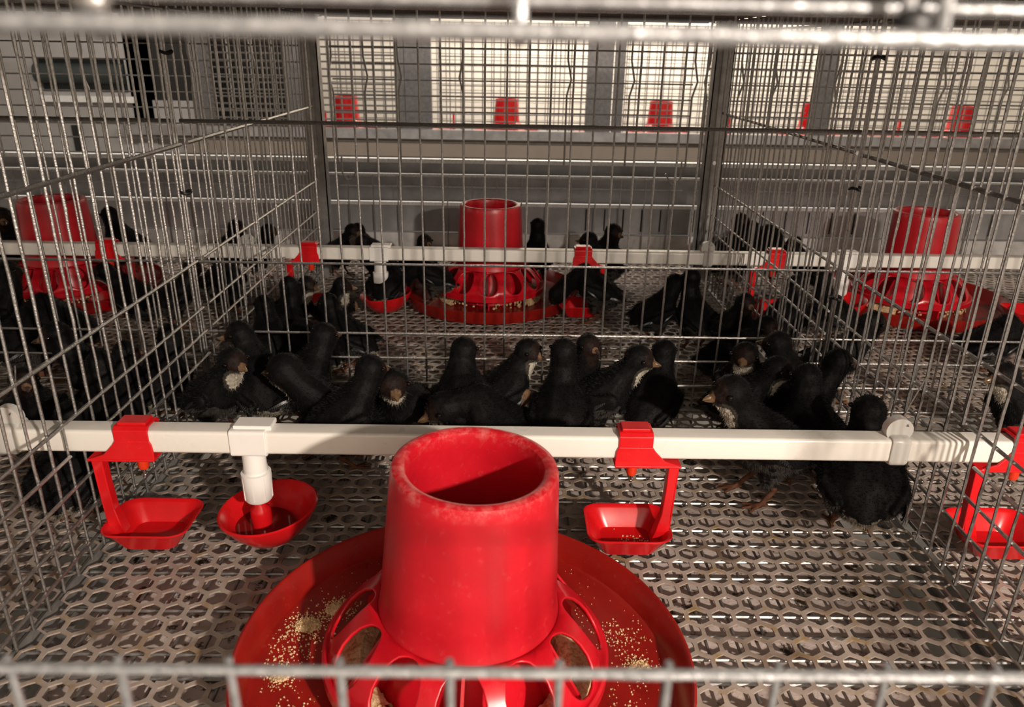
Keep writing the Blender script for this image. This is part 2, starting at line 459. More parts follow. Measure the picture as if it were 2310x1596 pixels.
# ------------------------------------------------------------------ water pipes
def rsq(a, n=6, r=.3):
    out = []
    for k, (sx, sy) in enumerate(((1, 1), (-1, 1), (-1, -1), (1, -1))):
        for i in range(n):
            t = PI/2*k+PI/2*i/(n-1)
            out.append((sx*a*(1-r)+a*r*math.cos(t), sy*a*(1-r)+a*r*math.sin(t)))
    return out
def pipe(Y, Z, label):
    mb = MB(); prof = rsq(.0245, 6, .30)
    xs = [X0+i*(X1-X0)/24 for i in range(25)]
    mb.loft([[(x, q[0], q[1]) for q in prof] for x in xs], True, True)
    return tag(mb.obj('water_pipe', M['white'], None, (0, Y, Z)), label, 'water pipe')
PF, PR = (1.36, .265), (2.90, .255)
pipe(*PF, 'white square water pipe crossing the front cages behind the large feeder')
pipe(*PR, 'white square water pipe crossing the rear cages behind the wire wall')

def make_drip():
    """red clip-on drip cup, arm on the +x side; origin at the pipe centre"""
    root = thing('drip_cup', 'x', 'drinker', (0, 0, 0), 'red drip cups clipped on the water pipes')
    a = .0255
    c = MB()
    sec = [(-a-.004, -a-.008), (-a-.004, a+.002), (-a+.004, a+.010), (a-.006, a+.010), (a+.003, a+.002), (a+.003, a-.012)]
    th = .005
    def ringx(x, wl=0):
        return [(x, y, z) for y, z in sec]
    outer = sec; inner = [(y+(th if y < 0 else -th)*.9, z-th if z > 0 else z) for y, z in sec]
    loop = outer+inner[::-1]
    c.loft([[(x, y, z) for y, z in loop] for x in (-.034, .034)], True, True)
    # ridge on top and flared skirt on the front
    c.box(-.028, .028, -a+.006, a-.010, a+.009, a+.016)
    c.loft([[(-.034, -a-.005, a-.02), (.034, -a-.005, a-.02), (.034, -a+.0, a-.02), (-.034, -a+.0, a-.02)],
            [(-.038, -a-.005, -.004), (.040, -a-.005, -.004), (.040, -a, -.004), (-.038, -a, -.004)],
            [(-.040, -a-.006, -a-.000), (.060, -a-.006, -a-.000), (.060, -a, -a-.000), (-.040, -a, -a-.000)],
            [(-.040, -a-.007, -a-.010), (.092, -a-.007, -a-.010), (.092, -a, -a-.010), (-.040, -a, -a-.010)]], True, True)
    c.box(-.040, .094, -a-.008, a*.3, -a-.014, -a-.009)
    bevel(c.obj('clip', M['cup'], root, smooth=False), .0016)
    ar = MB()
    def ringz(x, y, z, w, d): return [(x-w, y-d, z), (x+w, y-d, z), (x+w, y+d, z), (x-w, y+d, z)]
    ar.loft([ringz(.082, -.010, -a-.012, .011, .012), ringz(.080, -.010, -.10, .010, .011), ringz(.076, -.010, -.16, .010, .011), ringz(.070, -.012, -.195, .014, .014), ringz(.062, -.012, -.215, .012, .012)], True, True)
    ar.loft([ringz(.091, -.018, -a-.012, .002, .004), ringz(.089, -.018, -.10, .002, .004), ringz(.085, -.018, -.19, .002, .004)], True, True)
    bevel(ar.obj('arm', M['cup'], root, smooth=False), .003)
    cup = MB()
    def rr(hx, hy, z, cx=0, n=7):
        pr = rsq(1, n, .42)
        return [(cx+q[0]*hx, q[1]*hy, z) for q in pr]
    zt = -.190; zb = -.232
    cup.loft([rr(.044, .036, zb), rr(.052, .044, zb), rr(.078, .062, zt-.006), rr(.084, .068, zt), rr(.088, .071, zt+.001), rr(.088, .071, zt-.003), rr(.081, .065, zt-.010), rr(.056, .047, zb-.006), rr(.044, .036, zb-.007)], True, True)
    cup.obj('cup', M['cup'], root)
    n_ = MB(); n_.lathe([(0, -a), (.013, -a), (.013, -.045), (.011, -.047), (.011, -.066), (.009, -.072), (0, -.072)], 16)
    nn = n_.obj('nipple', M['orange'], root)
    p_ = MB(); p_.tube([(0, 0, -.070), (0, 0, -.088)], .0028, 8); p_.ball((0, 0, -.088), .004, 8, 6)
    tag(p_.obj('pin', M['steel'], nn), 'bright steel pin')
    return root
drip = make_drip()
def place_drip(x, P, mir, label, first=[True]):
    if first[0]: o = drip; o.location = Vector((x, P[0], P[1]))*S; first[0] = False
    else: o = dup(drip, (x, P[0], P[1]), label)
    o['label'] = label
    if mir: o.scale = (-1, 1, 1)
    return o
place_drip(.262, PF, False, 'red drip cup on an arm hanging right of the large feeder tower')
place_drip(-.735, PF, True, 'red drip cup on an arm hanging beside the left partition, next to the round cup')
place_drip(-.735+W, PF, True, 'red drip cup beyond the right partition, cut by the right edge')
place_drip(.297, PR, False, 'small red drip cup right of the rear feeder')
place_drip(-.765, PR, True, 'red drip cup clip on the rear pipe beside the left post, cup hidden by chicks')
place_drip(.297-W-.06, PR, False, 'red drip cup in front of the left rear feeder')
place_drip(-.765+W+.03, PR, True, 'red drip cup clip on the rear pipe just right of the right post')
place_drip(.297+W+.02, PR, False, 'red drip cup at the far right end of the rear pipe')

def make_round():
    root = thing('cup_drinker', 'x', 'drinker', (0, 0, 0), 'round cup drinkers on the water pipes')
    a = .0285
    sd = MB(); prof = rsq(a, 6, .25)
    sd.loft([[(x, q[0], q[1]+dz) for q in prof] for x, dz in ((-.036, 0), (-.034, .0), (.034, 0), (.036, 0))], True, True)
    sd.box(-.030, .046, -.015, a-.002, a-.004, a+.006)
    o = sd.obj('saddle', M['fitting'], root, smooth=False); bevel(o, .003)
    st = MB(); st.lathe([(0, -a+.002), (.0235, -a+.002), (.0235, -.062), (.0245, -.066), (.0235, -.070), (.0235, -.085)], 28)
    st.obj('stem', M['fitting'], root)
    sl = MB(); sl.lathe([(.0235, -.076), (.030, -.077), (.0305, -.084), (.029, -.136), (.026, -.141), (0, -.141)], 28)
    for k in range(8):
        an = 2*PI*k/8; sl.box(.0285*math.cos(an)-.0015, .0285*math.cos(an)+.0015, .0285*math.sin(an)-.0015, .0285*math.sin(an)+.0015, -.134, -.082)
    sl.obj('sleeve', M['fitting'], root)
    v = MB(); v.lathe([(0, -.141), (.011, -.141), (.012, -.155), (.020, -.165), (.022, -.185), (.018, -.222)], 20)
    v.obj('valve', M['cup'], root)
    bw = MB(); bw.lathe([(0, -.222), (.045, -.222), (.055, -.219), (.080, -.192), (.095, -.166), (.100, -.1635), (.103, -.166), (.101, -.172), (.086, -.198), (.062, -.226), (.05, -.232), (0, -.232)], 48)
    bo = bw.obj('bowl', M['cup'], root)
    bo.rotation_euler = (math.radians(2), math.radians(-5), 0)
    wt = MB(); wt.lathe([(0, -.205), (.0655, -.205)], 40)
    wo = wt.obj('water', M['water'], root)
    return root
m, nt, b = nodes_of('water'); M['water'] = m
setp(b, Base_Color=(.20, .006, .006, 1), Roughness=.04, IOR=1.33)
rd = make_round(); rd.location = Vector((-.508, PF[0], PF[1]))*S; rd['label'] = 'round red cup under a white stem on the front pipe, left of the large feeder'
dup(rd, (-.495, PR[0], PR[1]), 'small round red cup on a white stem left of the rear feeder')
dup(rd, (1.325, PR[0], PR[1]), 'round red cup on a white stem beyond the right partition, beside the right rear feeder')

def make_hanger():
    root = thing('pipe_hanger', 'x', 'hanger', (0, 0, 0), 'milky pipe hangers')
    a = .031; h = MB(); prof = rsq(a, 6, .35)
    h.loft([[(x, q[0]*k, q[1]*k) for q in prof] for x, k in ((-.018, .93), (-.014, 1), (.014, 1), (.018, .93))], True, True)
    h.obj('band', M['milky'], root)
    e = MB()
    ring = []
    for x in (-.010, .010):
        ring.append([(x*1.0, .030*math.cos(t)*(1.0 if math.sin(t) > 0 else 1), .040+.026*math.sin(t)) for t in [2*PI*i/20 for i in range(20)]])
    ring = [[(x*1, y, z) for x, y, z in R_] for R_ in ring]
    e.loft([[(p[1]*.9, p[0], p[2]) for p in R_] for R_ in ring], True, True)
    e.obj('eyelet', M['milky'], root)
    w_ = MB(); w_.tube([(.012, -.014, .052), (.014, 0, .058), (.014, .013, .056), (.02, .01, .09), (.035, .004, .15)], .0016, 6)
    w_.obj('hook_wire', M['zinc'], root)
    return root
hg = make_hanger(); hg.location = Vector((.79, PF[0], PF[1]))*S; hg['label'] = 'milky plastic hanger round the front pipe by the right partition'
dup(hg, (-.985, PF[0], PF[1]), 'milky plastic hanger round the front pipe at the left edge')
dup(hg, (.782, PR[0], PR[1]), 'milky plastic hanger round the rear pipe by the right post')
dup(hg, (-1.005, PR[0], PR[1]), 'milky plastic hanger round the rear pipe left of the left post')

# ------------------------------------------------------------------ feeders
def cone_prof(t):
    P = [(.146, .150), (.160, .1475), (.178, .136), (.198, .115), (.214, .090), (.226, .066)]
    u = t*(len(P)-1); i = min(int(u), len(P)-2); f = u-i
    f2 = f
    return P[i][0]*(1-f2)+P[i+1][0]*f2, P[i][1]*(1-f2)+P[i+1][1]*f2
def make_feeder():
    root = thing('chick_feeder', 'x', 'feeder', (0, 0, 0), 'red tower feeders in the near cages')
    t = MB(); t.lathe([(.1465, .147), (.1445, .158), (.1415, .170), (.1405, .190), (.136, .26), (.1315, .33), (.1280, .385), (.1270, .395), (.1245, .4025), (.1190, .4055), (.1110, .4050), (.1055, .4010), (.1035, .392), (.1040, .37), (.110, .30), (.120, .17), (.122, .14)], 72)
    t.obj('tower', M['tower'], root)
    c = MB(); NS = 12; side = 6
    for s_ in range(NS):
        a0 = 2*PI*(s_-.5)/NS; a1 = 2*PI*(s_+.5)/NS
        bd = []
        for k in range(side): bd.append((k/side, 0))
        for k in range(side): bd.append((1, k/side))
        for k in range(side): bd.append((1-k/side, 1))
        for k in range(side): bd.append((0, 1-k/side))
        def P(u, v):
            r, z = cone_prof(v); a = a0+(a1-a0)*u
            return (r*math.cos(a), r*math.sin(a), z)
        def oval(u, v, k):
            dx, dy = u-.5, v-.5; an = math.atan2(dy, dx)
            hw = .355+.05*math.sin(an)
            return (.5+hw*k*math.cos(an), .51+.43*k*math.sin(an))
        r0 = [P(*q) for q in bd]; r1 = [P(*oval(*q, 1.06)) for q in bd]; r2 = [P(*oval(*q, 1.0)) for q in bd]
        n = len(bd)
        c.add(r0+r1+r2, [(i, (i+1) % n, n+(i+1) % n, n+i) for i in range(n)]+[(n+i, n+(i+1) % n, 2*n+(i+1) % n, 2*n+i) for i in range(n)])
    o = c.obj('grille_dome', M['grille'], root, weld=True); solid(o, .005)
    rg = MB(); rg.lathe([(.224, .069), (.231, .070), (.2355, .066), (.236, .050), (.233, .048), (.228, .050), (.226, .062)], 72, close=True)
    rg.obj('dome_rim', M['grille'], root)
    ic = MB(); ic.lathe([(.118, .15), (.124, .11), (.140, .05), (.160, .012)], 48)
    ic.obj('inner_cone', M['grille'], root)
    for k in range(6):
        f = MB(); a = 2*PI*(k+.5)/6; u = Vector((math.cos(a), math.sin(a), 0)); w = Vector((-math.sin(a), math.cos(a), 0))*.0025
        q = [u*.12+Vector((0, 0, .135)), u*.150+Vector((0, 0, .135)), u*.21+Vector((0, 0, .06)), u*.21+Vector((0, 0, .010)), u*.14+Vector((0, 0, .010))]
        f.loft([[p+w for p in q], [p-w for p in q]], True, True)
        f.obj('fin', M['grille'], root, smooth=False)
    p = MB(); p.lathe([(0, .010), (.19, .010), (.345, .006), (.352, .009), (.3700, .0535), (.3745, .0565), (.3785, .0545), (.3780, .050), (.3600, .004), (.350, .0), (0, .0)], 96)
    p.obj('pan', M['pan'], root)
    fd = MB()
    N = 40
    for k in range(N*10):
        a = random.uniform(0, 2*PI); 
        if math.cos(a*2) < -.35 and random.random() < .75: continue
        r = .165+.055*random.random()
        fd.ball((r*math.cos(a), r*math.sin(a), .014+random.random()*.012), random.uniform(.003, .006), 6, 4)
    ring = MB()
    for a0, a1 in ((-.75, .95), (2.2, 3.95)):
        prof = [(.150, .012), (.158, .040), (.175, .050), (.195, .040), (.215, .022), (.222, .012)]
        ring.lathe([(r, z) for r, z in prof], 40, a0=a0, a1=a1)
    for k in range(700):
        a = random.choice((random.uniform(-.75, .95), random.uniform(2.2, 3.95))); r = random.uniform(.155, .215)
        zt_ = .044-.9*abs(r-.176)
        fd.ball((r*math.cos(a), r*math.sin(a), max(.014, zt_)+.006*random.random()), random.uniform(.0022, .0042), 5, 4)
    for v in ring.v:
        q = noise.noise(v*60)*.004+noise.noise(v*190)*.004
        v.z += q
    fd.add(ring.v, ring.f)
    tag(fd.obj('feed_mound', M['feed'], root), kind='stuff')
    return root
F0 = make_feeder(); F0.location = Vector((-.060, 1.0, .0165))*S; F0.rotation_euler = (0, math.radians(2.4), 0)
F0['label'] = 'large red tower feeder with a wide round pan, nearest the camera'
dup(F0, (-.070, 3.15, .001), 'red tower feeder behind the wire wall, in the middle rear cage', rz=.0)
dup(F0, (-1.86, 3.12, .001), 'red tower feeder in the rear cage beyond the left partition', rz=.2)
dup(F0, (1.735, 3.13, .001), 'red tower feeder in the rear cage beyond the right partition', rz=.1)

# scattered crumbs in the front pan
cr = MB(); rnd = random.Random(3)
clumps = [(2.85, .300, .030, 150), (2.65, .275, .03, 90), (3.25, .305, .022, 110), (3.05, .31, .05, 60), (.05, .300, .026, 90), (-.35, .28, .05, 50), (.30, .28, .05, 60), (3.6, .29, .04, 90), (5.9, .30, .03, 40)]
pts = []
for a, r, sp, n in clumps:
    for k in range(n*3):
        gx, gy = rnd.gauss(0, .55), rnd.gauss(0, .55); hh = math.exp(-(gx*gx+gy*gy)*2.2)*.010 if sp < .04 else 0
        pts.append((r*math.cos(a)+gx*sp, r*math.sin(a)+gy*sp, rnd.uniform(.0008, .0028), hh*rnd.random()))
for k in range(380):
    a = rnd.uniform(0, 2*PI); r = rnd.uniform(.24, .345); pts.append((r*math.cos(a), r*math.sin(a), rnd.uniform(.0005, .0018), 0))
for x, y, s_, zz_ in pts:
    R_ = math.hypot(x, y)
    if R_ > .345 or R_ < .237: continue
    z = .010-.004*(R_-.19)/.155
    q = rnd.uniform(0, 3); s_ *= .9; z += zz_
    cr.add([(x+s_*1.2*math.cos(q), y+s_*1.2*math.sin(q), z), (x+s_*math.cos(q+2), y+s_*math.sin(q+2), z+s_*.5), (x+s_*math.cos(q+4), y+s_*math.sin(q+4), z), (x, y, z+s_*1.5)], [(0, 1, 2), (0, 1, 3), (1, 2, 3), (2, 0, 3)])
for a, r, sp, n in clumps[:3]+clumps[4:5]+clumps[7:8]:
    cr.ball((r*math.cos(a), r*math.sin(a), .007), (sp*.8, sp*.65, .006), 10, 6)
tag(rot(cr.obj('feed_crumbs', M['feed'], None, (-.060, 1.0, .0167), smooth=False), 2.4), 'yellow feed crumbs scattered on the pan of the large front feeder', 'feed', kind='stuff')
cr = MB()
for k in range(60):
    x, y = rnd.gauss(0, .022), rnd.gauss(0, .012); s_ = rnd.uniform(.001, .0024)
    cr.ball((x, y, 0), (s_, s_, s_*.7), 5, 4)
tag(cr.obj('feed_crumbs', M['feed'], None, (.285, 1.35, .034)), 'fine feed crumbs lying in the drip cup right of the large feeder', 'feed', kind='stuff')

# ------------------------------------------------------------------ chicks
def Rz(a): return Matrix.Rotation(a, 3, 'Z')
def Ry(a): return Matrix.Rotation(a, 3, 'Y')
VAR = {
 # name: (neck/head centre, head yaw deg, pitch deg, sitting, cream)
 'fwd':   dict(head=(.078, 0, .232), yaw=0, pit=0, sit=0, cream=1),
 'fwd_dark': dict(head=(.070, 0, .238), yaw=10, pit=0, sit=0, cream=0),
 'left':  dict(head=(.070, .012, .234), yaw=65, pit=0, sit=0, cream=1),
 'right': dict(head=(.070, -.012, .234), yaw=-65, pit=0, sit=0, cream=1),
 'right_dark': dict(head=(.067, -.010, .236), yaw=-50, pit=5, sit=0, cream=0),
 'tall':  dict(head=(.054, 0, .266), yaw=8, pit=8, sit=0, cream=0),
 'sit_l': dict(head=(.100, .016, .160), yaw=35, pit=-5, sit=1, cream=1),
 'sit_r': dict(head=(.095, -.014, .170), yaw=-35, pit=-5, sit=1, cream=1),
 'sleep': dict(head=(.105, .030, .105), yaw=35, pit=-12, sit=1, cream=1),
 'peck':  dict(head=(.135, .0, .095), yaw=0, pit=-45, sit=0, cream=0),
}
BLACK = (.0055, .0052, .0055); CREAM = (.50, .46, .38); GREY = (.05, .046, .042); LEG = (.14, .060, .034); BROWN = (.016, .009, .007)
HR = .037
def build_chick(name, v, seed):
    rnd = random.Random(seed)
    bm = bmesh.new()
    dz = -.050 if v['sit'] else .018
    hx, hy, hz = v['head']
    def sph(c, r):
        mt = Matrix.Translation(Vector(c)) @ Matrix.Diagonal((r[0], r[1], r[2], 1))
        bmesh.ops.create_icosphere(bm, subdivisions=2, radius=1, matrix=mt)
    def chain(ps, steps=7):
        for i in range(len(ps)-1):
            for k in range(steps+1):
                f = k/steps; a, b_ = ps[i], ps[i+1]
                sph([a[0][j]*(1-f)+b_[0][j]*f for j in range(3)], [a[1][j]*(1-f)+b_[1][j]*f for j in range(3)])
    fat = 1.08 if v['sit'] else 1
    nb = Vector((.042, 0, .158+dz)); hd = Vector((hx, hy, hz))
    mid = nb.lerp(hd, .55)+Vector((.006 if hz > .12 else .01, 0, .004))
    body = [((-.102, 0, .068+dz), (.012, .014, .008)), ((-.075, 0, .074+dz), (.028, .040, .027)), ((-.042, 0, .088+dz), (.043, .070*fat, .052)),
            ((-.004, 0, .104+dz), (.048, .077*fat, .062)), ((.026, 0, .126+dz), (.041, .065, .058)), (tuple(nb), (.034, .043, .044)),
            (tuple(mid), (.031, .034, .030)), (tuple(hd), (HR*.98, HR*.93, HR*.95))]
    chain(body)
    hm = Rz(math.radians(v['yaw'])) @ Ry(math.radians(-v['pit']))
    fd = hm @ Vector((1, 0, 0))
    sph(hd+fd*.016+Vector((0, 0, -.006)), (.025, .025, .023))
    chain([(tuple(hd+fd*.024+Vector((0,0,-.006))), (.014, .014, .012)), (tuple(hd+fd*.040+Vector((0, 0, -.009))), (.008, .008, .007))], 3)
    for sy in (1, -1):     # folded wings
        chain([((.030, sy*.068*fat, .118+dz), (.020, .012, .022)), ((-.030, sy*.074*fat, .102+dz), (.030, .010, .024)), ((-.080, sy*.050, .088+dz), (.014, .008, .010))], 5)
    feet = []
    if not v['sit']:
        for sy in (1, -1):
            hipx = -.005; fx = .010+.016*rnd.uniform(-1, 1); fy = sy*(.032+.008*rnd.random())
            chain([((hipx, sy*.034, .090), (.030, .026, .032)), ((hipx+.004, sy*.034, .058), (.015, .014, .017))], 3)
            kx = hipx-.014
            chain([((hipx, sy*.034, .058), (.009, .009, .010)), ((kx, fy, .036), (.0062,)*3), ((fx, fy, .006), (.0052,)*3)], 7)
            for an, L in ((0, .036), (.5, .031), (-.5, .031), (PI, .016)):
                tip = (fx+L*math.cos(an), fy+L*math.sin(an), .0045)
                chain([((fx, fy, .006), (.0050, .0050, .0045)), (tip, (.0036, .0036, .0034))], 6)
                feet.append(tip)
    else:
        for sy in (1, -1):
            chain([((.045, sy*.028, .006), (.006,)*3), ((.085, sy*.034, .005), (.004,)*3)], 6)
            chain([((.050, sy*.028, .006), (.005,)*3), ((.078, sy*.052, .005), (.0036,)*3)], 6)
    me = bpy.data.meshes.new('tmp'); bm.to_mesh(me); bm.free()
    ob = bpy.data.objects.new('tmp', me); COL.objects.link(ob)
    r_ = ob.modifiers.new('r', 'REMESH'); r_.mode = 'VOXEL'; r_.voxel_size = .0032; r_.use_smooth_shade = True
    s_ = ob.modifiers.new('s', 'SMOOTH'); s_.factor = .5; s_.iterations = 3
    dg = bpy.context.evaluated_depsgraph_get(); dg.update()
    ev = bpy.data.meshes.new_from_object(ob.evaluated_get(dg))
    bpy.data.objects.remove(ob); bpy.data.meshes.remove(me)
    # colours
    vs = [w.co.copy() for w in ev.vertices]; nr = [w.normal.copy() for w in ev.vertices]
    def colour(p, n_):
        leg = (p.z < .044 and not v['sit']) or (v['sit'] and p.z < .012 and p.x > .03)
        if leg: return LEG, True
        d = p-hd; along = d.dot(fd)
        if along > .037 and d.length > .036: return (.16, .09, .05), True
        if v['cream']:
            th = hd+fd*.012+Vector((0, 0, -.043))
            q = (p-th); q = Vector((q.x, q.y, q.z*.72)).length
            if q < .0255+.006*noise.noise(p*120): return CREAM, False
            if q < .033: return (.05, .045, .036), False
        if p.x < -.050 and n_.z < .05 and abs(p.y) < .030+.01*noise.noise(p*90) and p.z < .085+dz: return (.22, .20, .155), False
        if along > .020 and d.length < .06: return BROWN, False
        if n_.z < -.35 and p.x < .05 and p.z < .10+dz: 
            return (GREY if v['cream'] or p.x < -.02 else (.05, .045, .04)), False
        k = .5+.5*noise.noise(p*40)
        return tuple(c*(.7+1.1*k*k) for c in BLACK), False
    cols = []; bare = []
    for p, n_ in zip(vs, nr):
        c, l = colour(p, n_); cols.append(c); bare.append(l)
    faces = [tuple(p.vertices) for p in ev.polygons]
    allv = list(vs); allc = list(cols)
    cand = [i for i in range(len(vs)) if not bare[i]]
    flow = Vector((-1, 0, -.45))
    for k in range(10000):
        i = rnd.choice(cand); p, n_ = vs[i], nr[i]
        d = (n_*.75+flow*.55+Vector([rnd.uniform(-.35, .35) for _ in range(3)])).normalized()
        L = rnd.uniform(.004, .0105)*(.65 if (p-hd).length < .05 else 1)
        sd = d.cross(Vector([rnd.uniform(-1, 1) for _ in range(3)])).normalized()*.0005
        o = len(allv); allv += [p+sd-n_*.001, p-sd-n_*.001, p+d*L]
        c = cols[i]; g_ = rnd.uniform(.8, 2.0); ad = .018 if rnd.random() < .3 else .001  # some strand tips paler: highlights on the down put into the colour
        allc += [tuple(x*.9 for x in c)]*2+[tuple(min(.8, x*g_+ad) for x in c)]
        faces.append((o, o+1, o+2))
    nm = bpy.data.meshes.new('chick_'+name)
    nm.from_pydata([tuple(p*S) for p in allv], [], faces)
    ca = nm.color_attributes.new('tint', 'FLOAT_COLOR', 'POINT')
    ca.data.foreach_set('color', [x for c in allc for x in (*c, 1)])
    nm.materials.append(M['chick'])
    nm.polygons.foreach_set('use_smooth', [True]*len(nm.polygons))
    bpy.data.meshes.remove(ev)
    # parts
    parts = []
    bk = MB(); u = Vector((0, 0, 1)); sd = fd.cross(u).normalized(); up = sd.cross(fd).normalized()
    b0 = hd+fd*.038+Vector((0, 0, -.008))
    def ring(c, w, h, n=8): return [c+sd*(w*math.cos(2*PI*i/n))+up*(h*math.sin(2*PI*i/n)) for i in range(n)]
    bk.loft([ring(b0-fd*.004, .0085, .0072), ring(b0+fd*.005+up*.001, .0062, .0048), ring(b0+fd*.012-up*.0005, .0038, .0030), ring(b0+fd*.0175-up*.0035, .0012, .0014)], True, True)
    bk.loft([ring(b0-fd*.002-up*.006, .0075, .003), ring(b0+fd*.008-up*.0055, .0055, .0022), ring(b0+fd*.0140-up*.0055, .0012, .001)], True, True)
    parts.append(('beak', bk.mesh('beak', M['beak'] if v['cream'] else M['beak_dark'])))
    for s1 in (1, -1):
        e = MB(); c = hd+fd*.018+sd*(s1*.0310)+up*.004
        e.ball(tuple(c), .0052, 10, 8); parts.append(('eye', e.mesh('eye', M['eye'])))
    for s1 in (1, -1):
        wg = MB()
        for k in range(6):
            x0 = .020-.016*k; z0 = .118-.004*k+dz; y0 = s1*(.0795*fat-.0015*k)
            a = Vector((x0, y0, z0)); t_ = Vector((x0-.052, s1*(.074*fat-.003*k), z0-.034+.003*k))
            n3 = 6; pl = []
            for i in range(n3+1):
                f = i/n3; c = a.lerp(t_, f)+Vector((0, s1*.005*math.sin(f*PI), 0)); w_ = .0075*math.sin(PI*min(1, f*.85+.15))
                pl.append((c+Vector((.3, 0, .95))*w_, c+Vector((0, s1*.0022, 0)), c-Vector((.3, 0, .95))*w_))
            vv = [q for r3 in pl for q in r3]; ff = []
            for i in range(n3):
                for j in range(2): ff.append((i*3+j, i*3+j+1, (i+1)*3+j+1, (i+1)*3+j))
            wg.add(vv, ff)
        parts.append(('wing', wg.mesh('wing', M['wing'])))
    return nm, parts
CH = {k: build_chick(k, v, i+11) for i, (k, v) in enumerate(VAR.items())}
